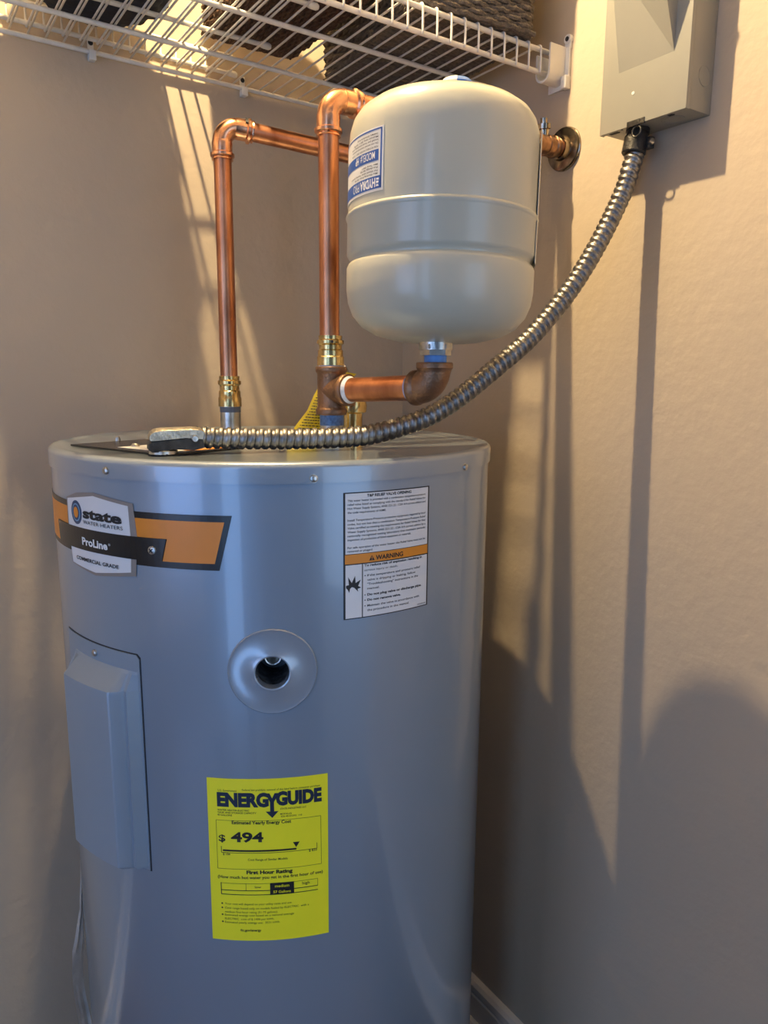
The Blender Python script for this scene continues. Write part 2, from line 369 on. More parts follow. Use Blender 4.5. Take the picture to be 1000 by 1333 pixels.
for x, y, h in ((0.2268, 0.8952, 0.004),):
    bm = B(); lathe(bm, [(0, h+0.0035), (0.0025, h+0.003), (0.0035, h), (0.0036, 0), (0, 0)], V(x, y, TZ), seg=18); obj('lid_screw', bm, STEEL, T)
# brand label: long band with black frame and orange field, badge on top of it
DL = decal('brand_band', [[(-196, -0.1753), (-128.31, -0.1753), (-125.44, -0.1236), (-196, -0.1236)]], BLACKL, T, label='black and orange label band around the upper left')
og = [(-196, -0.1484), (-178.9, -0.1484), (-177.9, -0.1702), (-196, -0.1702)]
decal('orange_field', [[(-196, -0.1484), (-139.4, -0.1476), (-140.65, -0.1692), (-129.21, -0.1689), (-127.0, -0.1297), (-196, -0.1297)], og], ORANGE, DL, lift=0.0004)
BD = decal('brand_badge', [[(-171.2, -0.1204), (-171.2, -0.1484), (-146.6, -0.1484), (-147.3, -0.1165), (-159.2, -0.1105), (-166, -0.1135)],
                           [(-170.3, -0.1702), (-170.2, -0.1875), (-159.9, -0.1940), (-147.4, -0.1868), (-147.1, -0.1702)]], CLEARB, T, lift=0.0007, label='white brand badge with taupe border')
decal('white_field', [[(-170.6, -0.1212), (-170.6, -0.1484), (-148.3, -0.1484), (-148.6, -0.1193), (-159.19, -0.1138)],
                      [(-170.2, -0.1702), (-169.7, -0.1869), (-159.86, -0.1909), (-148.7, -0.1836), (-148.5, -0.1702)]], WHITEL, BD, lift=0.0009)
decal('name_strip', [[(-178.6, -0.1484), (-139.5, -0.1476), (-140.75, -0.1695), (-177.6, -0.1710)]], BLACKL, DL, lift=0.0012)
cz = (-166.25, -0.1334)
decal('logo_ring', [ell(*cz, 2.35, 0.0121)], LOGOB, BD, lift=0.0012)
decal('logo_ring', [ell(*cz, 1.72, 0.0091)], LOGOL, BD, lift=0.00135)
decal('logo_ring', [ell(*cz, 1.45, 0.0079)], LOGOB, BD, lift=0.0015)
decal('logo_centre', [ell(*cz, 1.0, 0.0055)], ORANGE, BD, lift=0.00165)
for i_, bo in ((0, 0.045), (1, 0.0), (3, 0.02)): text('lettering', [BRAND_TEXT[i_]], INK, BD, bold=[bo], lift=0.0016)
text('lettering', [BRAND_TEXT[2]], WHITEI, DL, bold=[0.035], lift=0.0019)
text('registered_mark', [('®', -154.75, -154.1, -0.1605, 0.0022)], WHITEI, DL, lift=0.0019)
bm = B(); q = cylpt(-142.9, -0.1593, HR+0.0014); n = q-Vector((hx, hy, q.z)); lathe(bm, [(0, 0.0022), (0.002, 0.0021), (0.0040, 0.001), (0.0043, 0), (0, 0)], q, n, 20)
sc = obj('band_screw', bm, STEEL, T)
bm = B(); x_, y_, z_ = frame(n)
for a in (PI/4, -PI/4): obox(bm, q+z_*0.0021, (x_*math.cos(a)+y_*math.sin(a), -x_*math.sin(a)+y_*math.cos(a), z_), (0.0024, 0.0006, 0.0003))
obj('cross_slot', bm, SEAM, sc, smooth=False)
# relief valve warning label
W = decal('warning_label', [rect(-102.84, -0.2278, -81.2, -0.1045)], INK, T, label='white warning label with black border and orange strip')
decal('paper_field', [rect(-102.45, -0.1634, -81.6, -0.1055), rect(-102.45, -0.2268, -98.75, -0.1742), rect(-98.5, -0.2268, -81.6, -0.1742)], WHITEL, W, lift=0.0005, thick=0.0001)
decal('orange_strip', [rect(-102.55, -0.1731, -81.5, -0.1640)], ORANGE2, W, lift=0.0005, thick=0.0001)
text('lettering', WARNING_TEXT, INK, W, bold=[0.03]+[0.008]*12+[0.025, 0.03, 0.0, 0.008, 0.008, 0.008, 0.008, 0.035, 0.035, 0.008, 0.008, 0.0], lift=0.0008)
decal('hazard_mark', [[(-97.1, -0.1714), (-95.79, -0.1714), (-96.45, -0.1664)]], INK, W, lift=0.0007, thick=0.0001)
text('lettering', [('!', -96.56, -96.34, -0.1708, 0.003)], ORANGE2, W, bold=0.02, lift=0.001)
decal('burst_mark', [[(-102.34, -0.1939), (-101.7, -0.1935), (-101.88, -0.1856), (-101.06, -0.1917), (-100.33, -0.1850), (-100.2, -0.1921), (-99.04, -0.1892), (-99.62, -0.1952), (-98.95, -0.1971), (-99.75, -0.198), (-99.62, -0.2009), (-100.54, -0.1965), (-101.06, -0.1957), (-101.44, -0.1972), (-101.65, -0.2011), (-101.96, -0.1981), (-102.34, -0.1962)]], INK, W, lift=0.0007, thick=0.0001)
decal('bullet_marks', [ell(-98.05, z, 0.14, 0.0006, 8) for z in (-0.1858, -0.2050, -0.2103, -0.2160)], INK, W, lift=0.0007, thick=0.0001)
# yellow energy label
Y = decal('energy_label', [rect(-132.72, -0.5622, -106.57, -0.3838)], YELLOW, T, label='yellow energy cost label')
text('lettering', ENERGY_TEXT[:2]+ENERGY_TEXT[4:18]+ENERGY_TEXT[18:19]+ENERGY_TEXT[21:], INK, Y,
     bold=[0, 0]+[0.012]*6+[0.03, 0.02, 0.035, 0.015, 0.015, 0.008, 0.045, 0.02, 0.01, 0.01]+[0.0]*6+[0.03], lift=0.0006)
for q_ in ENERGY_TEXT[2:4]: text('lettering', [q_], INKB, Y, bold=0.06, lift=0.0007)
decal('arrow_letter', [[(-120.05, -0.3992), (-119.2, -0.3992), (-118.65, -0.4048), (-118.1, -0.3992), (-117.15, -0.3992), (-118.25, -0.4085), (-118.25, -0.4186), (-117.34, -0.4186), (-118.68, -0.4256), (-120.07, -0.4186), (-119.1, -0.4186), (-119.1, -0.4085)]], INKB, Y, lift=0.0006, thick=0.0001)
w = 0.00035
fr = [line((-130.93, -0.4284), (-108.18, -0.4284), w), line((-108.18, -0.4284), (-108.13, -0.4815), w), line((-108.13, -0.4815), (-130.92, -0.4815), w), line((-130.92, -0.4815), (-130.93, -0.4284), w)]
sca = [line((-129.98, -0.4568), (-129.98, -0.4632), 0.0006), line((-129.98, -0.4636), (-109.08, -0.4636), 0.0005), line((-129.65, -0.4612), (-113.6, -0.4612), 0.0019), line((-109.08, -0.4636), (-109.08, -0.4574), 0.0005), [(-114.33, -0.4537), (-112.9, -0.4537), (-113.65, -0.4594)]]
tab = [line((-130.3, -0.497), (-130.3, -0.510), 0.0008), line((-130.3, -0.4975), (-109.0, -0.4975), w), line((-130.3, -0.5053), (-109.0, -0.5053), 0.0008), line((-130.3, -0.510), (-109.0, -0.510), 0.0008), line((-124.77, -0.4975), (-124.77, -0.5053), w), line((-109.0, -0.4975), (-109.0, -0.5053), w), rect(-119.5, -0.5105, -114.25, -0.4972)]
bul = [ell(-130.22, z, 0.2, 0.0009, 8) for z in (-0.5205, -0.5253, -0.5331, -0.5412)]
for i, g in enumerate((fr, sca, tab, bul)): decal(('thin_frame', 'cost_scale', 'rating_table', 'bullet_marks')[i], g, INK, Y, lift=0.0005, thick=0.0001)
text('lettering', ENERGY_TEXT[19:21], YELLOW, Y, bold=0.012, lift=0.0009)
# relief port: shallow dished washer, liner and the threaded fitting deep inside
bm = B(); x_, y_, z_ = pt, Vector((0, 0, 1)), pn
def washer(prof, seg=64):
    bm = B(); rings = []
    for r, h in prof:
        ring = []
        for k in range(seg):
            a = 2*PI*k/seg; u = r*math.cos(a); v = r*math.sin(a)
            base = math.sqrt(max(HR*HR-u*u, 0))-HR          # follows the curve of the tank
            ring.append(bm.verts.new(PC+pt*u+Vector((0, 0, v))+pn*(base+h)))
        rings.append(ring)
    for a, b in zip(rings, rings[1:]):
        for k in range(seg): bm.faces.new((a[k], a[(k+1) % seg], b[(k+1) % seg], b[k]))
    return bm
port = obj('port_washer', washer([(0.0422, 0.0), (0.0424, 0.0012), (0.0415, 0.0020), (0.039, 0.0014), (0.020, 0.0032), (0.0172, 0.0044), (0.0160, 0.0040), (0.0158, 0.0), (0.0158, -0.006)]), PORTW, T)
port['label'] = 'clear grey dished washer around the relief port'
obj('port_liner', lathe(B(), [(0.0159, -0.001), (0.0164, -0.035), (0.0164, -0.052), (0, -0.052)], PC, pn, 40), FOAM, port)
obj('port_fitting', lathe(B(), [(0.0062, -0.05), (0.0088, -0.05), (0.0088, -0.016), (0.0078, -0.014), (0.0068, -0.0145), (0.0066, -0.030), (0, -0.030)], PC+Vector((0, 0, 0.0085)), pn, 32), STEEL, port)
# element access cover, wrapped on the left flank
f0 = -162.3
def cover(prof, name, m, parent, hw0=14.3):
    """prof = (half width deg, z bottom, z top, radius)"""
    bm = B(); rows = []
    for hw, zb, zt, r, rc in prof:
        ring = []; K = 14
        cor = [(f0+hw, zb), (f0+hw, zt), (f0-hw, zt), (f0-hw, zb)]
        # rounded rectangle in (phi, z)
        rcd = math.degrees(rc/HR)
        for ci, (sx, sz) in enumerate(((1, -1), (1, 1), (-1, 1), (-1, -1))):
            cxp = f0+sx*(hw-rcd); czp = (zt-rc) if sz > 0 else (zb+rc)
            a0 = {0: -PI/2, 1: 0, 2: PI/2, 3: PI}[ci]
            for k in range(5):
                a = a0+PI/2*k/4; ring.append((cxp+rcd*math.cos(a), czp+rc*math.sin(a)))
            # edge points toward next corner
            nx = (((1, -1), (1, 1), (-1, 1), (-1, -1))[(ci+1) % 4])
            if nx[1] == sz:
                for k in range(1, K): ring.append((cxp+(f0+nx[0]*(hw-rcd)-cxp)*k/K, (zt if sz > 0 else zb)))
        rows.append([bm.verts.new(cylpt(p, z, r)) for p, z in ring])
    n = len(rows[0])
    for a, b in zip(rows, rows[1:]):
        for k in range(n): bm.faces.new((a[k], a[(k+1) % n], b[(k+1) % n], b[k]))
    # cap: join the top row to the bottom row in strips
    last = rows[-1]; bm.faces.new(last)
    bmesh.ops.triangulate(bm, faces=[f for f in bm.faces if len(f.verts) > 4])
    return obj(name, bm, m, parent)
decal('cover_gap', [[(f0-14.75, -0.5005), (f0+14.75, -0.5005), (f0+14.75, -0.269), (f0+13.9, -0.2655), (f0-14.75, -0.2655)]], SEAM, T, lift=0.0001, thick=0.0001)

bm = decal_bm([[(f0-14.4, -0.4995), (f0+14.35, -0.4995), (f0+14.4, -0.271), (f0+13.6, -0.2668), (f0-14.4, -0.2668)]], HR, 0.0002, 0.0009); wrap(bm, *HC)
AC = obj('access_cover', bm, COVER, T, smooth=False)
bm = B()
def strip_cover():
    """raised cover: flat-ish sides in two steps with a groove, sloping top"""
    phis = [(-10.6, 0.0), (-9.8, 0.0095), (-9.2, 0.0080), (-8.6, 0.0100), (-7.2, 0.0185)] + [(-6.8+15.8*k/14, 0.0192) for k in range(15)] + [(9.4, 0.0185), (11.0, 0.0118), (11.4, 0.0088), (12.0, 0.0088), (12.4, 0.0100), (13.9, 0.0)]
    zs = [(-0.4985, 0.0), (-0.4955, 0.85), (-0.4925, 1.0), (-0.3055, 1.0), (-0.3025, 0.97), (-0.2875, 0.12), (-0.284, 0.0)]
    g = []
    for z, k in zs: g.append([bm.verts.new(cylpt(f0+p, z+(0.0 if abs(p) < 11 else 0.0), HR+0.0010+h*k)) for p, h in phis])
    for a, b in zip(g, g[1:]):
        for i in range(len(a)-1): bm.faces.new((a[i], a[i+1], b[i+1], b[i]))
strip_cover(); obj('raised_cover', bm, COVER, AC, auto=18)
bm = B(); q = cylpt(-162.1, -0.2765, HR+0.001); screw(bm, q, q-Vector((hx, hy, q.z)), 0.0036, 0.003); obj('cover_screw', bm, STEEL, AC)
# wiring compartment plate with its white paper label, on the lid
P1, P2, P3, P4 = V(0.170, 0.872, TZ), V(0.226, 0.712, TZ), V(0.318, 0.744, TZ), V(0.262, 0.904, TZ)
pl = obj('wiring_plate', prism(B(), [p+Vector((0, 0, 0.0003)) for p in (P1, P2, P3, P4)], (0, 0, 0.0018)), BLACKL, T, smooth=False); pl['label'] = 'black edged wiring plate on the lid'
def mix(u, v): return P1.lerp(P2, u).lerp(P4.lerp(P3, u), v)
obj('paper_label', prism(B(), [mix(*q)+Vector((0, 0, 0.0022)) for q in ((0.42, 0.12), (0.97, 0.12), (0.97, 0.80), (0.42, 0.80))], (0, 0, 0.0003)), WHITEL, pl, smooth=False)
obj('orange_strip', prism(B(), [mix(*q)+Vector((0, 0, 0.0026)) for q in ((0.90, 0.35), (0.97, 0.35), (0.97, 0.92), (0.90, 0.92))], (0, 0, 0.0002)), ORANGE2, pl, smooth=False)
bm = B(); lathe(bm, [(0, 0.0035), (0.003, 0.0032), (0.0045, 0.0015), (0.0048, 0), (0, 0)], V(0.2235, 0.809, TZ+0.0024), seg=18); obj('plate_screw', bm, STEEL, pl)
# nipples standing on the lid
for x, y, zt, bz0, bz1, m in ((0.384, 0.931, -0.036, -0.045, -0.038, GREYB), (0.4248, 0.7328, -0.034, -0.0525, -0.0405, BLUEB)):
    nb = obj('steel_nipple', lathe(B(), [(0, TZ), (0.0185, TZ), (0.0185, TZ+0.002), (0.0134, TZ+0.003), (0.0134, zt), (0, zt)], Vector((x, y, E))), STEEL, T)
    obj('colour_band', lathe(B(), [(0.0135, bz0), (0.0137, bz0), (0.0137, bz1), (0.0135, bz1)], Vector((x, y, E))), m, nb)

# ================================================================ RELIEF VALVE with its yellow tag (behind the tee)
t = thing('relief_valve', 'small brass relief valve on the grey lid behind the bronze tee', 'valve', V(0.4985, 0.807, TZ))
o = V(0.4985, 0.807, 0)
obj('valve_body', lathe(B(), [(0, TZ), (0.0125, TZ), (0.0125, -0.044), (0.0175, -0.042), (0.0185, -0.034), (0.0165, -0.026), (0.010, -0.022), (0.0, -0.020)], o, seg=24), BRASS, t)
obj('valve_bonnet', lathe(B(), [(0, -0.022), (0.0085, -0.022), (0.0085, -0.004), (0.006, 0.0), (0, 0.001)], o, seg=20), BRASS, t)
obj('test_lever', tube(B(), [V(0.4985, 0.807, 0.001), V(0.488, 0.797, 0.006), V(0.478, 0.786, 0.0095), V(0.470, 0.779, 0.0145)], 0.0013, 8), STEEL, t)
# the tag: a curved card
rows = [(V(0.4035, 0.8090, TZ+0.0006), V(0.4450, 0.7880, TZ+0.0006)), (V(0.4155, 0.8035, -0.0560), V(0.4470, 0.7870, -0.0580)), (V(0.4275, 0.7969, -0.0385), V(0.4500, 0.7850, -0.0400)),
        (V(0.4350, 0.7930, -0.0200), V(0.4560, 0.7815, -0.0240)), (V(0.4425, 0.7890, -0.0050), V(0.4640, 0.7770, -0.0090)), (V(0.4530, 0.7830, 0.0045), V(0.4730, 0.7715, -0.0030)), (V(0.4680, 0.7745, 0.0078), V(0.4800, 0.7680, 0.0058))]
def card(u, v):
    f = v*(len(rows)-1); i = min(int(f), len(rows)-2); k = f-i
    a = rows[i][0].lerp(rows[i+1][0], k); b = rows[i][1].lerp(rows[i+1][1], k); p = a.lerp(b, u)
    return p+Vector((-0.45, -0.85, 0))*(0.004*math.sin(PI*u))
bm = B(); nu, nv = 8, 30
g = [[bm.verts.new(card(i/nu, j/nv)) for i in range(nu+1)] for j in range(nv+1)]
for j in range(nv):
    for i in range(nu): bm.faces.new((g[j][i], g[j][i+1], g[j+1][i+1], g[j+1][i]))
bmesh.ops.solidify(bm, geom=bm.faces[:], thickness=0.0004)
tg = obj('valve_tag', bm, TAGY, t); tg['label'] = 'yellow printed card tag curling behind the tee'
bm = B(); rnd = random.Random(3); fn = Vector((-0.45, -0.85, 0)).normalized()*0.0009
for j in range(26):
    v = 0.07+j*0.031; u = 0.13
    if v > 0.9: break
    while u < 0.9:
        w_ = rnd.uniform(0.03, 0.12); u2 = min(u+w_, 0.92)
        q = [card(u, v)+fn, card(u2, v)+fn, card(u2, v+0.010)+fn, card(u, v+0.010)+fn]
        bm.faces.new([bm.verts.new(p) for p in q]); u = u2+0.025
pr = obj('fine_print', bm, INK, tg, smooth=False); pr['kind'] = 'stuff'

# ================================================================ COPPER PIPES
def bead(r, h0, h1, rb): return [(r, h0), (rb, h0+0.25*(h1-h0)), (rb, h0+0.75*(h1-h0)), (r, h1)]
def press_fitting(bm, o, ax, L, r=0.0125, rb=0.0150):
    """a press socket: sleeve with a bulged ring near its mouth"""
    lathe(bm, [(0.0112, 0), (r, 0), (r+0.0004, L*0.15), (r, L*0.55)]+bead(r, L*0.6, L*0.88, rb)+[(r+0.0006, L*0.93), (r+0.0008, L), (0.0112, L)], o, ax, 40)
def pipe_run(x, y, ztop, zbot, end, name, label, group=None):
    """vertical copper tube, elbow, tube to the wall"""
    t = thing(name, label, 'pipe', (x, y, E+zbot)); up = Vector((0, 0, 1)); top = Vector((x, y, E+ztop)); d = (Vector(end)-top).normalized()
    R = 0.019
    obj('copper_tube', tube(B(), [Vector((x, y, E+zbot)), top-up*R], 0.0111, 32), COPPER, t)
    # elbow swept from up to d
    s = (d-up*d.dot(up)).normalized()
    c = top-up*R+s*R; bm = B(); pts = arc(c, -s, up, R, 12); tube(bm, pts, 0.0122, 32)
    press_fitting(bm, top-up*R+up*0.002, -up, 0.022); press_fitting(bm, top+s*(R-0.002), d, 0.022)
    obj('elbow', bm, COPFIT, t)
    obj('copper_tube', tube(B(), [top+s*R, Vector(end)], 0.0111, 32), COPPER, t)
    return t, d, top
P1T, d1, top1 = pipe_run(0.3835, 0.931, 0.3075, -0.002, V(0.797, 0.815, 0.262), 'copper_pipe', 'left copper pipe rising from the grey heater lid and turning behind the cream tank')
P2T, d2, top2 = pipe_run(0.4235, 0.7345, 0.2935, 0.045, V(0.797, 0.7466, 0.3075), 'copper_pipe', 'right copper pipe above the bronze tee, its top elbow turning behind the cream tank')
for el in (o for o in P1T.children if o.name.startswith('elbow')):
    q = top1+Vector((d1.x, d1.y, 0)).normalized()*0.030
    x_, y_, z_ = frame(d1); bm = B()
    for a in (1.9, 2.25, 2.6):
        obox(bm, q+(x_*math.cos(a)+y_*math.sin(a))*0.0129, (z_, (-x_*math.sin(a)+y_*math.cos(a)), (x_*math.cos(a)+y_*math.sin(a))), (0.0022, 0.0020, 0.0002))
    obj('printed_marks', bm, INK, el, smooth=False)
def adapter(x, y, z0, z1, parent):
    bm = B(); h = z1-z0
    lathe(bm, [(0.0128, 0), (0.0152, 0), (0.0152, h*0.28), (0.0142, h*0.32), (0.0142, h*0.5), (0.0128, h*0.54), (0.0128, h*0.68), (0.0152, h*0.74), (0.0152, h*0.84), (0.0130, h*0.88), (0.0134, h), (0.0112, h)], V(x, y, z0), seg=40)
    lathe(bm, [(0.0112, h*0.5), (0.0118, h*0.5)], V(x, y, z0))
    o = obj('brass_adapter', bm, BRASS, parent); q = V(x, y, z0+h*0.79)+Vector((-0.38, -0.92, 0)).normalized()*0.0149
    obj('inspection_dot', lathe(B(), [(0, 0.0006), (0.0016, 0.0004), (0.0017, 0), (0, 0)], q, (-0.38, -0.92, 0), 14), SEAM, o)
adapter(0.3838, 0.931, -0.0375, 0.002, P1T)
adapter(0.4240, 0.7336, 0.0145, 0.047, P2T)
bm = lathe(B(), [(0.010, 0), (0.0132, 0), (0.0132, 0.004), (0.010, 0.004)], V(0.4240, 0.7336, 0.0110)); obj('thread_tape', bm, TAPE, P2T)
# tee
tx = Vector((0.4245, 0.7330, E-0.0135)); BD_ = Vector((0.4640-0.4245, 0.5945-0.7330, 0.0055)); bl = BD_.length; bd = BD_.normalized()
bm = B(); up = Vector((0, 0, 1))
lathe(bm, [(0.0128, 0.0265), (0.0172, 0.0265), (0.0178, 0.0255), (0.0178, 0.0215), (0.0168, 0.0200), (0.0158, 0.018), (0.0158, -0.018), (0.0168, -0.0200), (0.0178, -0.0215), (0.0178, -0.0262), (0.0172, -0.0272), (0.0128, -0.0272)], tx, up, 48)
lathe(bm, [(0.0128, 0.0272), (0.0172, 0.0272), (0.0178, 0.0262), (0.0178, 0.0215), (0.0168, 0.0195), (0.0158, 0.016), (0.0158, 0.0)], tx, bd, 48)
tee = obj('bronze_tee', bm, BRONZE, P2T); tee['label'] = 'brown cast bronze tee'
obj('thread_tape', lathe(B(), [(0.0136, 0.021), (0.0140, 0.0265), (0.0152, 0.0285), (0.0140, 0.0315), (0.0134, 0.0325)], tx, bd, 40), TAPE, P2T)
obj('red_brass_nipple', tube(B(), [tx+bd*0.012, tx+bd*(bl-0.014)], 0.0133, 40), COPPER, P2T)
obj('thread_tape', lathe(B(), [(0.0134, 0), (0.0146, 0.0015), (0.0148, 0.0045), (0.0134, 0.006)], tx+bd*(bl-0.0305), bd, 40), mat('lavender_thread_tape', (0.36, 0.40, 0.62), 0.6, var=0.05), P2T)
ex = tx+bd*bl; Re = 0.019
bm = B(); c = ex-bd*Re+up*Re; tube(bm, arc(c, -up, bd, Re, 14), 0.0166, 40)
lathe(bm, [(0.0134, 0.0), (0.0176, 0.0), (0.0182, 0.001), (0.0182, 0.0055), (0.0172, 0.007), (0.0166, 0.009)], ex-bd*0.0255, bd, 44)
lathe(bm, [(0.0134, 0.0), (0.0180, 0.0), (0.0186, -0.001), (0.0186, -0.0055), (0.0174, -0.007), (0.0166, -0.010)], ex+up*0.0245, up, 44)
eb = obj('bronze_elbow', bm, BRONZE, P2T); eb['label'] = 'brown cast bronze elbow under the tank'
# wall flange and the fittings behind the tank
def flange(o, n, parent, r=0.028):
    bm = lathe(B(), [(0.0115, 0.0145), (0.0145, 0.0140), (0.0160, 0.0075), (r*0.86, 0.0062), (r*0.95, 0.0055), (r*0.985, 0.0040), (r*0.965, 0.0026), (r, 0.0018), (r, 0.0), (0, 0)], o, n, 56)
    return obj('wall_flange', bm, NICKEL, parent)
fl = flange(Vector((WX, 0.7468, E+0.3078)), (-1, 0, 0), P2T); fl['label'] = 'round tarnished wall flange'
e2 = V(0.797, 0.7466, 0.3075)
bm = B()
lathe(bm, [(0.0112, 0.016), (0.0128, 0.016), (0.0140, 0.020), (0.0140, 0.024), (0.0122, 0.0255), (0.0122, 0.030), (0.0132, 0.031), (0.0132, 0.037), (0.0122, 0.038), (0.0122, 0.052), (0.0140, 0.053), (0.0140, 0.060), (0.0112, 0.061)], e2, -d2, 36)
obj('stub_coupling', bm, COPOLD, P2T)
q = e2-d2*0.040
bm = B(); lathe(bm, [(0, 0), (0.0065, 0), (0.0065, 0.010), (0.009, 0.011), (0.009, 0.017), (0.0045, 0.018), (0.0045, 0.024), (0, 0.024)], q+Vector((0, 0, 0.008)), (-0.15, -0.1, 1), 16)
obj('drain_cap', bm, NICKEL, P2T)
flange(Vector((WX, 0.8146, E+0.2618)), (-1, 0, 0), P1T, 0.022)

# ================================================================ EXPANSION TANK
TC = Vector((0.4885, 0.6225)); TR = 0.0962
base = V(0.4862, 0.6216, 0.016)
T2 = thing('expansion_tank', 'cream painted round expansion tank perched on the bronze elbow above the heater', 'tank', base)
axis_ = Vector((0.028, 0.012, 1)).normalized()
rot = Vector((0, 0, 1)).rotation_difference(axis_).to_matrix()
def tl(p): return rot @ (p-base) + base
o = V(TC.x, TC.y, 0)
prof = [(0, 0.0365), (0.018, 0.0370), (0.045, 0.0393), (0.066, 0.0445), (0.080, 0.0520), (0.0895, 0.0630), (0.0945, 0.0755), (0.0962, 0.0880), (0.0962, 0.100),
        (0.0962, 0.1090), (0.0945, 0.1125), (0.0918, 0.1145), (0.0918, 0.1165), (0.0945, 0.1190), (0.0962, 0.1225), (0.0962, 0.1545), (0.0970, 0.1560), (0.0978, 0.1580), (0.0970, 0.1600), (0.0955, 0.1612),
        (0.0955, 0.2280), (0.0945, 0.2385), (0.0915, 0.2485), (0.0860, 0.2565), (0.0770, 0.2630), (0.0650, 0.2675), (0.0480, 0.2715), (0.0280, 0.2740), (0, 0.2750)]
bm = lathe(B(), prof, o, seg=128)
for v in bm.verts: v.co = tl(v.co)
shell = obj('tank_shell', bm, TANKM, T2, auto=50)
bm = lathe(B(), [(0, 0.0165), (0.0118, 0.0165), (0.0118, 0.0255), (0, 0.0255)], V(0.4862, 0.6216, 0), seg=32); obj('threaded_neck', bm, BLUEP if False else mat('light_blue_tape', (0.10, 0.28, 0.66), 0.5, var=0.1), T2)
bm = lathe(B(), [(0, 0.0245), (0.0165, 0.0245), (0.0165, 0.0300), (0.0180, 0.0310), (0.0180, 0.0350), (0.0165, 0.0365), (0.0165, 0.039), (0, 0.039)], V(0.4862, 0.6216, 0), seg=6)
bm2 = lathe(B(), [(0, 0.0300), (0.0172, 0.0300), (0.0175, 0.0390), (0, 0.0390)], V(0.4862, 0.6216, 0), seg=40)
m_ = bpy.data.meshes.new('x'); bm2.to_mesh(m_); bm.from_mesh(m_); bm2.free()
obj('hex_neck', bm, STEEL, T2)
# air valve cap, half white half blue
ct = tl(V(TC.x+0.0085, TC.y-0.0065, 0.2738))
cap = obj('valve_cap', lathe(B(), [(0, 0.0215), (0.008, 0.0208), (0.014, 0.0185), (0.0175, 0.0145), (0.0180, 0.0), (0.0, 0.0)], ct, seg=32), BLUEP, T2); cap['label'] = 'blue plastic cap with white half'
bm = B(); seg = 16; rings = []
for r, h in ((0.0182, 0.0), (0.0178, 0.0146), (0.0142, 0.0188), (0.0081, 0.0212), (0.0, 0.0218)):
    rings.append([bm.verts.new(ct+Vector((math.cos(a)*r, math.sin(a)*r, h))) for a in (math.radians(52+180*k/seg) for k in range(seg+1))])
for a, b in zip(rings, rings[1:]):
    for k in range(seg): bm.faces.new((a[k], a[k+1], b[k+1], b[k]))
bmesh.ops.remove_doubles(bm, verts=bm.verts[:], dist=1e-5); obj('white_half', bm, WHITEP, cap)
# upside-down maker's sticker
TCY = (TC.x, TC.y, 0.0955)
def tz(z): return z-0.0015
a0, a1 = -222.0, -163.0
S = decal('maker_sticker', [rect(a0, 0.1690, a1, 0.2250)], STKW, T2, cyl=TCY, tilt=tl, label='white and blue sticker fixed upside down')
decal('blue_frame', [rect(a0+1, 0.2225, a1-1.2, 0.2237), rect(a1-2.2, 0.1712, a1-1.2, 0.2237)], STKBLUE, S, cyl=TCY, tilt=tl, lift=0.0006, thick=0.0001)
decal('blue_band', [rect(a0+1, 0.1712, a1-1.2, 0.1822), rect(a0+1, 0.1958, a1-3.6, 0.2055)], STKBLUE, S, cyl=TCY, tilt=tl, lift=0.0006, thick=0.0001)
for q_, bo in ((('HYDRA', a1-19.5, a1-5.5, 0.1803, 0.0074), 0.04), (('MODEL#', a1-19.5, a1-6.2, 0.2040, 0.0062), 0.01), (('HP', a1-25.6, a1-21.5, 0.2040, 0.0062), 0.03)): text('lettering', [q_], WHITEI, S, bold=bo, cyl=TCY, flip=True, tilt=tl, lift=0.0009)
text('lettering', [('PRO', a1-28.5, a1-20.5, 0.1803, 0.0074)], WHITEI, S, bold=0.0, cyl=TCY, flip=True, tilt=tl, lift=0.0009)
decal('logo_mark', [[(a1-4.9, 0.1730), (a1-2.9, 0.1730), (a1-3.4, 0.1747), (a1-4.9, 0.1747)], [(a1-4.9, 0.1757), (a1-3.3, 0.1757), (a1-2.9, 0.1775), (a1-4.9, 0.1780)], [(a1-4.9, 0.1788), (a1-2.9, 0.1784), (a1-2.9, 0.1803), (a1-4.9, 0.1803)]], WHITEI, S, cyl=TCY, tilt=tl, lift=0.0007, thick=0.0001)
fine = [('FOR POTABLE WATER ONLY, 1.0 GAL', 0.2085), ('Do not exceed maximum pressure', 0.2115), ('Install per local plumbing code', 0.2143), ('Maximum temp 200 F  150 PSI', 0.2170), ('THERMAL EXPANSION TANK', 0.2198),
        ('Max Working Press 150 PSI', 0.1850), ('For closed water heating systems', 0.1876), ('Pre-charge 40 PSI', 0.1905), ('Max. Temp 200 F', 0.1930)]
text('fine_print', [(s, a1-(5+len(s)*0.85), a1-4.0, z, 0.0015) for s, z in fine], INK, S, bold=0.01, cyl=TCY, flip=True, tilt=tl, lift=0.0008)
# second sticker whose edge stands off on the right side
S2 = decal('edge_sticker', [rect(-52, 0.150, -8, 0.2400), rect(-52.5, 0.1150, -20, 0.1500)], TANKM, T2, cyl=TCY, tilt=tl, lift=0.0012, thick=0.0005, label='cream sticker wrapping the right flank')

KT = 0.955                       # true size of the tank against the numbers above
T2.location = Vector((0, 0, E))+(base-Vector((0, 0, E)))*KT
for o_ in T2.children_recursive: o_.data.transform(Matrix.Scale(KT, 4))

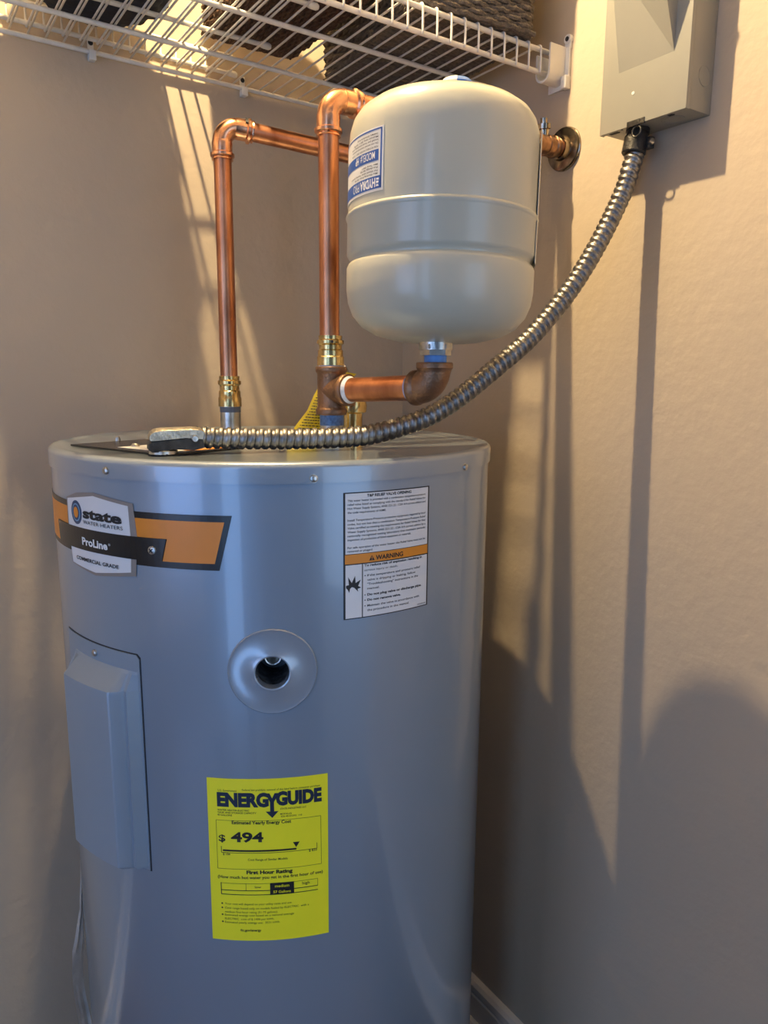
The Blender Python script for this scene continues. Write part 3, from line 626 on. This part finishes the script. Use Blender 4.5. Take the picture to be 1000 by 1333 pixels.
# ================================================================ FLEXIBLE CONDUIT
ctrl = [(0.7700, 0.6080, 0.2640), (0.7650, 0.6090, 0.2480), (0.7585, 0.6105, 0.2260), (0.7465, 0.6136, 0.199), (0.7272, 0.6178, 0.1626), (0.7028, 0.6232, 0.1233), (0.6761, 0.629, 0.0886), (0.6385, 0.6371, 0.0485), (0.5992, 0.6457, 0.017),
        (0.5512, 0.6562, -0.0191), (0.5136, 0.6643, -0.0406), (0.4768, 0.6724, -0.0529), (0.4409, 0.6802, -0.0607), (0.4062, 0.6877, -0.0630), (0.3725, 0.6951, -0.0632), (0.3319, 0.7039, -0.0625), (0.293, 0.7124, -0.0610), (0.2600, 0.7196, -0.0592)]
P = [V(*q) for q in ctrl]
def catmull(P, n=24):
    out = []
    for i in range(len(P)-1):
        a, b, c, d = P[max(i-1, 0)], P[i], P[i+1], P[min(i+2, len(P)-1)]
        for k in range(n):
            t = k/n; out.append(0.5*((2*b)+(c-a)*t+(2*a-5*b+4*c-d)*t*t+(3*b-a-3*c+d)*t**3))
    return out+[P[-1]]
path = catmull(P)
cum = [0]
for a, b in zip(path, path[1:]): cum.append(cum[-1]+(b-a).length)
pitch = 0.0083; step = pitch/9; L_ = cum[-1]; res = []; j = 0; s = 0
while s < L_:
    while cum[j+1] < s: j += 1
    k = (s-cum[j])/(cum[j+1]-cum[j]); res.append(path[j].lerp(path[j+1], k)); s += step
def crad(i, th):
    f = ((i*step)/pitch + th/(2*PI)) % 1.0
    # interlocked strip: steep flank, rounded crown, narrow valley
    if f < 0.16: g = math.sin(f/0.16*PI/2)
    elif f < 0.52: g = 1.0-0.10*math.sin((f-0.16)/0.36*PI)
    elif f < 0.68: g = 1-0.62*(f-0.52)/0.16
    elif f < 0.82: g = 0.38
    else: g = 0.38*(1-(f-0.82)/0.18)
    return 0.0088+0.0027*g
T3 = thing('flexible_conduit', 'ribbed grey steel flexible conduit curving from the wall box down across the heater lid', 'conduit', V(0.232, 0.724, TZ+0.003))
obj('ribbed_tube', tube(B(), res, crad, 28), CONDM, T3, auto=60)
# straight connector with clamp under the box
cc = V(0.7725, 0.6075, 0.2915); cd = (Vector(P[1])-cc).normalized()
obj('box_connector', lathe(B(), [(0, 0.002), (0.0135, 0.002), (0.0138, -0.003), (0.0120, -0.0040), (0.0120, -0.0075), (0.0138, -0.0085), (0.0140, -0.026), (0.0128, -0.0275), (0, -0.0275)], cc, -cd, 40), BLACKM, T3)
q = cc+cd*0.017+Vector((0.35, -0.93, 0)).normalized()*0.0165
bm = B(); obox(bm, q, XYZ, (0.004, 0.0045, 0.0065), 0.0012); cb = obj('clamp_ear', bm, BLACKM, T3)
bm = B(); lathe(bm, [(0, 0.0075), (0.0032, 0.007), (0.0038, 0.005), (0.0038, 0), (0, 0)], q, (-0.3, -0.85, 0.1), 16); obj('clamp_screw', bm, STEEL, cb)
# angled connector lying on the wiring plate: dark saddle below, bright cap over it
bx = (Vector(P[-1])-Vector(P[-2])).normalized(); bx = Vector((bx.x, bx.y, 0)).normalized(); by = Vector((-bx.y, bx.x, 0)); cz0 = V(0.2600, 0.7196, TZ)
def sweep_hull(prof, half, m, name, dz0=0):
    """prof = outline (distance along bx, height); widened to +-half with rounded shoulders"""
    bm = B(); rows = []
    for s_ in (-1, -0.8, -0.4, 0, 0.4, 0.8, 1):
        sh = (1-abs(s_)**3*0.22)
        rows.append([bm.verts.new(cz0+bx*(a-0.0)+by*half*s_+Vector((0, 0, dz0+(z-prof[0][1])*sh+prof[0][1]))) for a, z in prof])
    for a, b in zip(rows, rows[1:]):
        for k in range(len(prof)): bm.faces.new((a[k], b[k], b[(k+1) % len(prof)], a[(k+1) % len(prof)]))
    bm.faces.new(rows[0]); bm.faces.new(rows[-1][::-1])
    return obj(name, bm, m, T3, auto=50)
sweep_hull([(-0.006, 0.0075), (0.004, 0.0045), (0.012, 0.0052), (0.026, 0.0065), (0.034, 0.0030), (0.044, 0.0030), (0.0475, 0.0060), (0.0475, 0.0130), (0.044, 0.0160), (0.010, 0.0195), (-0.004, 0.0190)], 0.0128, BLACKM, 'connector_saddle')
sweep_hull([(-0.004, 0.0160), (0.012, 0.0180), (0.040, 0.0150), (0.0455, 0.0150), (0.0465, 0.0190), (0.045, 0.0235), (0.041, 0.0262), (0.034, 0.0272), (0.004, 0.0278), (-0.003, 0.0270), (-0.006, 0.0250)], 0.0136, GALV, 'connector_cap')
q = cz0+bx*0.003+Vector((0, 0, 0.0175))-by*0.0  # screw on the near side
sd = by if by.y < 0 else -by
bm = B(); lathe(bm, [(0, 0.006), (0.0028, 0.0058), (0.0036, 0.004), (0.0036, 0), (0, 0)], cz0+bx*0.004+sd*0.0125+Vector((0, 0, 0.0168)), sd, 16); obj('clamp_screw', bm, STEEL, T3)
obj('lock_ring', lathe(B(), [(0, 0), (0.014, 0), (0.014, 0.003), (0.012, 0.0045), (0.012, 0.006), (0, 0.006)], cz0+bx*0.033+Vector((0, 0, 0.0016)), seg=24), STEEL, T3)

# ================================================================ ELECTRICAL BOX
BX0, BY0, BY1, BZ0, BZ1 = 0.7520, 0.5305, 0.6475, 0.2915, 0.5350
T4 = thing('electrical_box', 'beige grey metal disconnect box on the right wall with conduit entering below', 'electrical box', V(WX, (BY0+BY1)/2, BZ0))
obj('box_case', box(B(), V(BX0+0.003, BY0+0.0015, BZ0+0.0015), V(WX, BY1-0.0015, BZ1), 0.0015), BOXM, T4)
# front cover with folded edges; the lower edge is cut away in the middle
bm = B(); box(bm, V(BX0, BY0, BZ0), V(BX0+0.0016, BY1, BZ1+0.002), 0.0006)
box(bm, V(BX0+0.0016, BY0+0.0002, BZ0+0.0004), V(BX0+0.0075, BY0+0.0013, BZ1), 0.0003); box(bm, V(BX0+0.0016, BY1-0.0012, BZ0), V(BX0+0.0075, BY1, BZ1), 0.0003)
box(bm, V(BX0+0.0016, BY0, BZ0), V(BX0+0.0060, BY0+0.0380, BZ0+0.0012), 0.0003); box(bm, V(BX0+0.0016, BY1-0.0300, BZ0), V(BX0+0.0060, BY1, BZ0+0.0012), 0.0003)
cv = obj('front_cover', bm, BOXM, T4)
# wedge shaped raised pull panel
y0, y1, z0, z1 = 0.5500, 0.6235, 0.3540, 0.4700; p_ = 0.046
bm = B(); a = [V(BX0, y0, z0), V(BX0, y1, z0), V(BX0-0.026, y1, z1), V(BX0-p_, y0, z1)]; b = [V(BX0, y0, z1+0.012), V(BX0, y1, z1+0.012)]
v = [bm.verts.new(q) for q in a+b]
for f in ((0, 1, 2, 3), (3, 2, 5, 4), (0, 3, 4), (1, 5, 2), (0, 4, 5, 1)): bm.faces.new([v[i] for i in f])
obj('raised_panel', bm, BOXM, cv, smooth=False)
# latch slots and hasp ring under the cover edge
def bottom_slot(y, w_): return box(B(), V(BX0+0.004, y-w_/2, BZ0-0.0005), V(BX0+0.0085, y+w_/2, BZ0+0.0022))
for y, w_ in ((0.6300, 0.012), (0.5530, 0.006)): obj('edge_slot', bottom_slot(y, w_), SEAM, T4, smooth=False)
bm = B(); box(bm, V(BX0-0.0012, 0.5830, BZ0-0.0012), V(BX0+0.0012, 0.6070, BZ0+0.0050), 0.0004); hp = obj('latch_tab', bm, BLACKM, cv)
ring = [V(BX0+0.0010, 0.594+0.0058*math.cos(a), BZ0-0.0075+0.0058*math.sin(a)) for a in (2*PI*k/24 for k in range(25))]
obj('hasp_ring', tube(B(), ring, 0.0011, 8, caps=False), BLACKM, cv)
def knockout(o, n, r, name='knockout'):
    obj(name, lathe(B(), [(r, 0.0), (r, 0.0005), (r-0.0006, 0.0005), (r-0.0006, 0.0002), (0, 0.0002), (0, 0)], o, n, 32), BOXM, T4)
knockout(V(0.783, BY0+0.0014, 0.3300), (0, -1, 0), 0.0105)
knockout(V(0.776, 0.563, BZ0+0.0014), (0, 0, -1), 0.0130); knockout(V(0.776, 0.563, BZ0+0.0012), (0, 0, -1), 0.0100)
bm = B(); lathe(bm, [(0, 0.0006), (0.0018, 0.0005), (0.002, 0), (0, 0)], V(BX0, 0.6015, 0.3265), (-1, 0, 0), 14); obj('cover_dimple', bm, WHITEP, cv)

# ================================================================ WIRE SHELVES
DZ = 0.4280
T5 = thing('wire_shelf', 'white coated wire shelf fixed along the back wall above the heater, its lip facing forward', 'shelf', V(-0.02, 1.115, DZ))
x0, x1 = -0.85, 0.785
def rod(parent, a, b, r=0.0031, name='rod'): return obj(name, tube(B(), [V(*a), V(*b)], r, 12), SHELFW, parent)
RY = (1.1140, 1.0250, 0.8970, 0.7640)
for y in RY: rod(T5, (x0, y, DZ), (x1, y, DZ))
rod(T5, (x0, 0.7650, DZ-0.0265), (x1, 0.7650, DZ-0.0265), name='lip_rod')
g5 = ORG[T5.name]
def wire_mesh(ys, lip, flip=1, wall=False):
    """one deck wire across the shelf, bent down over the front rod"""
    pts = [(ys[0]+0.0022, 0.0038), (ys[-1]+0.002, 0.0038)]
    P_ = [Vector((0, pts[0][0], 0.0042)), Vector((0, pts[1][0], 0.0042))]
    for a in (0.35, 0.8, 1.25, 1.57): P_.append(Vector((0, ys[-1]-0.0042*math.sin(a), 0.0042*math.cos(a))))
    P_ += [Vector((0, ys[-1]-0.0042, -lip)), Vector((0, ys[-1]-0.0034, -lip-0.003))]
    bm = B(); tube(bm, P_, 0.0014, 7); me = bpy.data.meshes.new('cross_wire')
    for f in bm.faces: f.smooth = True
    bm.to_mesh(me); bm.free(); me.materials.append(SHELFW); return me
wm = wire_mesh(RY, 0.0265)
n_ = 0; X = 0.7600
while X > x0+0.01 and n_ < 90:
    o = bpy.data.objects.new('cross_wire', wm); C.objects.link(o); o.parent = T5; o.location = Vector((X, 0, E+DZ))-g5; X -= 0.02155; n_ += 1
# wall clips with screws
for x in (-0.33, -0.02, 0.2775, 0.4957):
    bm = B(); box(bm, V(x-0.0045, 1.1080, DZ-0.0110), V(x+0.0045, WY, DZ-0.0030), 0.0015); box(bm, V(x-0.0045, 1.1078, DZ-0.0110), V(x+0.0045, 1.1100, DZ+0.0010), 0.0008)
    box(bm, V(x-0.004, 1.1170, DZ-0.011), V(x+0.004, WY, DZ+0.018), 0.001); cl = obj('wall_clip', bm, WHITEP, T5)
    obj('clip_screw', lathe(B(), [(0, 0.0012), (0.003, 0.001), (0.0034, 0), (0, 0)], V(x, 1.1170, DZ+0.0125), (0, -1, 0), 14), SEAM, cl)
# end bracket cupping the lip rods
bm = B()
prof_ = [(0.7505, DZ+0.0065), (0.7505, DZ-0.0265)]+[(0.7635+0.0130*math.cos(a), DZ-0.0265-0.0125*math.sin(a)) for a in (PI-PI*k/10 for k in range(1, 11))]+[(0.7765, DZ-0.0020)]
inn = [(0.7740, DZ-0.0020)]+[(0.7635+0.0105*math.cos(a), DZ-0.0265-0.0100*math.sin(a)) for a in (PI*k/10 for k in range(11))]+[(0.7530, DZ+0.0065)]
prism(bm, [V(0.7680, y, z) for y, z in prof_+inn], (0.029, 0, 0))
box(bm, V(0.7965, 0.7440, DZ-0.0440), V(WX, 0.7800, DZ+0.0060), 0.0012)
lathe(bm, [(0.0030, 0.0), (0.0058, 0.0), (0.0062, -0.003), (0.0062, -0.0045), (0, -0.0045)], V(0.7955, 0.7480, DZ+0.0155), (-1, 0, 0), 20)
box(bm, V(0.7965, 0.7430, DZ+0.0040), V(WX, 0.7530, DZ+0.0160), 0.001); box(bm, V(0.7900, 0.7425, DZ-0.046), V(WX, 0.7520, DZ-0.030), 0.002)
br = obj('end_bracket', bm, WHITEP, T5, auto=40)
obj('bracket_screw', lathe(B(), [(0, 0.001), (0.0028, 0.0008), (0.003, 0), (0, 0)], V(0.7950, 0.7480, DZ+0.0155), (-1, 0, 0), 14), SEAM, br)
# second shelf, laid upside down on the first with its lip standing up along the wall
D2 = DZ+0.0122; xe = 0.4750
T6 = thing('wire_shelf', 'shorter white wire shelf upside down on the long one, with capped rod ends', 'shelf', V(-0.2, 1.1, D2))
g6 = ORG[T6.name]
for y in (1.1040, 0.9890, 0.8570, 0.7700):
    r_ = rod(T6, (x0, y, D2), (xe, y, D2), 0.0030)
    obj('end_cap', lathe(B(), [(0, -0.008), (0.0038, -0.008), (0.0044, -0.004), (0.0044, 0.003), (0.003, 0.0058), (0, 0.0065)], V(xe, y, D2), (1, 0, 0), 14), WHITEP, r_)
r_ = rod(T6, (x0, 1.1060, D2+0.0240), (xe, 1.1060, D2+0.0240), 0.0030, 'lip_rod')
P_ = [Vector((0, 0.766, -0.0042)), Vector((0, 1.103, -0.0042))]+[Vector((0, 1.104+0.0042*math.sin(a), -0.0042*math.cos(a))) for a in (0.4, 0.9, 1.57)]+[Vector((0, 1.1085, 0.024))]
bm = B(); tube(bm, P_, 0.0014, 7)
for f in bm.faces: f.smooth = True
wm2 = bpy.data.meshes.new('cross_wire'); bm.to_mesh(wm2); bm.free(); wm2.materials.append(SHELFW)
X = 0.4365-0.0022
while X > x0+0.01:
    o = bpy.data.objects.new('cross_wire', wm2); C.objects.link(o); o.parent = T6; o.location = Vector((X, 0, E+D2))-g6; X -= 0.02155

# ================================================================ BASKETS AND CLOTH ON THE SHELF
BZ = DZ+0.0060
def rrect(x0, x1, y0, y1, r, n):
    """n points around a rounded rectangle, roughly even"""
    L1, L2 = (x1-x0-2*r), (y1-y0-2*r); per = 2*(L1+L2)+2*PI*r; out = []
    segs = [('l', (x0+r, y0), (1, 0), L1), ('a', (x1-r, y0+r), -PI/2, 0), ('l', (x1, y0+r), (0, 1), L2), ('a', (x1-r, y1-r), 0, 0), ('l', (x1-r, y1), (-1, 0), L1), ('a', (x0+r, y1-r), PI/2, 0), ('l', (x0, y1-r), (0, -1), L2), ('a', (x0+r, y0+r), PI, 0)]
    for k in range(n):
        s = per*k/n
        for sg in segs:
            ln = sg[3] if sg[0] == 'l' else PI*r/2
            if s <= ln+1e-9:
                if sg[0] == 'l': p = (sg[1][0]+sg[2][0]*s, sg[1][1]+sg[2][1]*s); nn = (sg[2][1], -sg[2][0])
                else: a = sg[2]+s/r; p = (sg[1][0]+r*math.cos(a), sg[1][1]+r*math.sin(a)); nn = (math.cos(a), math.sin(a))
                out.append((Vector((p[0], p[1], 0)), Vector((nn[0], nn[1], 0)))); break
            s -= ln
    return out
def basket(name, label, x0, x1, y0, y1, h, flare, m, rope, amp, stakes, bottom_dir, z0, group=None, turn=0.0):
    cx, cy = (x0+x1)/2, (y0+y1)/2
    t = thing(name, label, 'basket', Vector((cx, cy, E+z0)))
    Rm = Matrix.Rotation(turn, 3, 'Z'); cv_ = Vector((cx, cy, 0))
    def fin(bm):
        for v in bm.verts: q = v.co-cv_; v.co = Rm @ q + cv_
        return bm
    rows_ = int(h/(rope*1.72)); bm = B(); nseg = stakes*6
    for k in range(rows_):
        z = k*rope*1.72+rope; f = flare*z/h
        ring = rrect(x0-f+rope, x1+f-rope, y0-f+rope, y1+f-rope, 0.018, nseg)
        pts = [p+n*(amp*math.sin(2*PI*i*stakes/nseg/2+(PI if k % 2 else 0)))+Vector((0, 0, E+z0+z+0.0006*math.sin(i*1.7+k))) for i, (p, n) in enumerate(ring)]
        tube(bm, pts+[pts[0]], lambda i, th: rope*(1+0.16*math.sin(i*2.2+th*2)), 6, caps=False)
    w = obj('woven_side', fin(bm), m, t); w['kind'] = 'stuff'
    bm = B(); d = rope*1.75; a0_, a1_ = (y0, y1) if bottom_dir == 'x' else (x0, x1); k = 0; s = a0_+rope
    while s < a1_-rope*0.5:
        lo, hi = (x0+0.003, x1-0.003) if bottom_dir == 'x' else (y0+0.003, y1-0.003); N_ = max(10, int((hi-lo)/0.006))
        pts = []
        for i in range(N_+1):
            a = lo+(hi-lo)*i/N_; zz = E+z0+rope+amp*0.8*math.sin(i*1.25+(PI if k % 2 else 0))
            pts.append((a, s, zz) if bottom_dir == 'x' else (s, a, zz))
        tube(bm, pts, lambda i, th: rope*(1+0.18*math.sin(i*2.1+th*2)), 6); s += d; k += 1
    w = obj('woven_bottom', fin(bm), m, t); w['kind'] = 'stuff'
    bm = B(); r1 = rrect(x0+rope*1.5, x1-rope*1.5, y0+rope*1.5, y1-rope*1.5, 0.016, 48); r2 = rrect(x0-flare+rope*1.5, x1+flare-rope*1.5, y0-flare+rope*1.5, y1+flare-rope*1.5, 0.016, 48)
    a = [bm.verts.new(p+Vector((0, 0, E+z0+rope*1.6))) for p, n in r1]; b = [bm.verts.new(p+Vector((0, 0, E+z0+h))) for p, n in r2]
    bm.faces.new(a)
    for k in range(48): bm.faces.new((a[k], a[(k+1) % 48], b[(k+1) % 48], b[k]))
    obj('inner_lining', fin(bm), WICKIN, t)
    bm = B(); rg = rrect(x0-flare, x1+flare, y0-flare, y1+flare, 0.02, 120)
    pts = [p+Vector((0, 0, E+z0+h)) for p, n in rg]; tube(bm, pts+[pts[0]], lambda i, th: rope*1.7*(1+0.14*math.sin(i*1.3+th)), 8, caps=False)
    obj('rim', fin(bm), m, t)
    return t
basket('wicker_basket', 'grey braided seagrass basket at the right end of the wire shelf', 0.5750, 0.7560, 0.7560, 1.0350, 0.17, 0.005, GREYW, 0.0030, 0.0016, 46, 'x', BZ, turn=-0.10)
basket('wicker_basket', 'dark brown wicker basket in the middle of the wire shelf', 0.3990, 0.5360, 0.8000, 1.0350, 0.15, 0.007, BROWNW, 0.0022, 0.0016, 40, 'y', BZ+0.0155)
# navy bundle
bm = B(); bmesh.ops.create_uvsphere(bm, u_segments=96, v_segments=48, radius=1)
c = Vector((0.2640, 0.9980, E+BZ+0.012+0.062))
for v in bm.verts:
    p = v.co.copy(); a = math.atan2(p.y, p.x); n_ = noise.noise(p*1.6+Vector((3, 1, 5)))
    fold = 0.050*math.sin(a*17+3*n_+p.z*4)*(1-abs(p.z))**0.5+0.03*math.sin(p.z*26+p.x*7+4*n_)
    r = 1+fold+0.06*n_
    z = p.z*0.066*r
    if z < -0.060: z = -0.060+(z+0.060)*0.15
    k_ = ((1-abs(p.z)**5)**0.2)/max(math.sqrt(max(1-p.z*p.z, 0)), 0.25) if abs(p.z) < 0.999 else 1.0
    v.co = c+Vector((p.x*0.082*r*k_, p.y*0.100*r*k_, z))
bl_ = obj('cloth_bundle', bm, NAVY, smooth=True, org=c-Vector((0, 0, 0.063)), auto=80)
tag(bl_, 'dark navy folded cloth bundle lying at the left on the wire shelf', 'cloth')

# ================================================================ CRUMPLED FILM beside the heater
cl = [(0.1600, 0.930, -0.560), (0.1620, 0.935, -0.640), (0.1600, 0.945, -0.700), (0.1590, 0.950, -0.760), (0.1580, 0.955, -0.830), (0.1600, 0.955, -0.900), (0.1620, 0.950, -0.980), (0.1640, 0.950, -1.060), (0.1650, 0.945, -1.1640)]
wd_ = [0.002, 0.003, 0.004, 0.017, 0.015, 0.016, 0.020, 0.024, 0.026]
bm = B(); rows_ = []; rnd = random.Random(5)
pp = catmull([V(*q) for q in cl], 8)
for i, p in enumerate(pp):
    f = i/8; k = min(int(f), len(wd_)-2); w_ = wd_[k]+(wd_[k+1]-wd_[k])*(f-k)
    rows_.append([bm.verts.new(p+Vector((-1+j/4+0.12*math.sin(i*0.33+1), 0.25*math.sin(j*1.3+i*0.13), 0))*w_+Vector((0, 0.003*math.sin(j*2.3+i*0.17), 0))) for j in range(5)])
for a, b in zip(rows_, rows_[1:]):
    for k in range(4): bm.faces.new((a[k], a[k+1], b[k+1], b[k]))
bmesh.ops.solidify(bm, geom=bm.faces[:], thickness=0.0006)
tag(obj('plastic_film', bm, FILM, org=V(0.165, 0.945, FL)), 'thin crumpled white film strip hanging between the grey heater and back wall', 'film')
for o in list(bpy.data.objects):
    if o.type == 'MESH' and o.name.startswith('t.') : bpy.data.objects.remove(o)
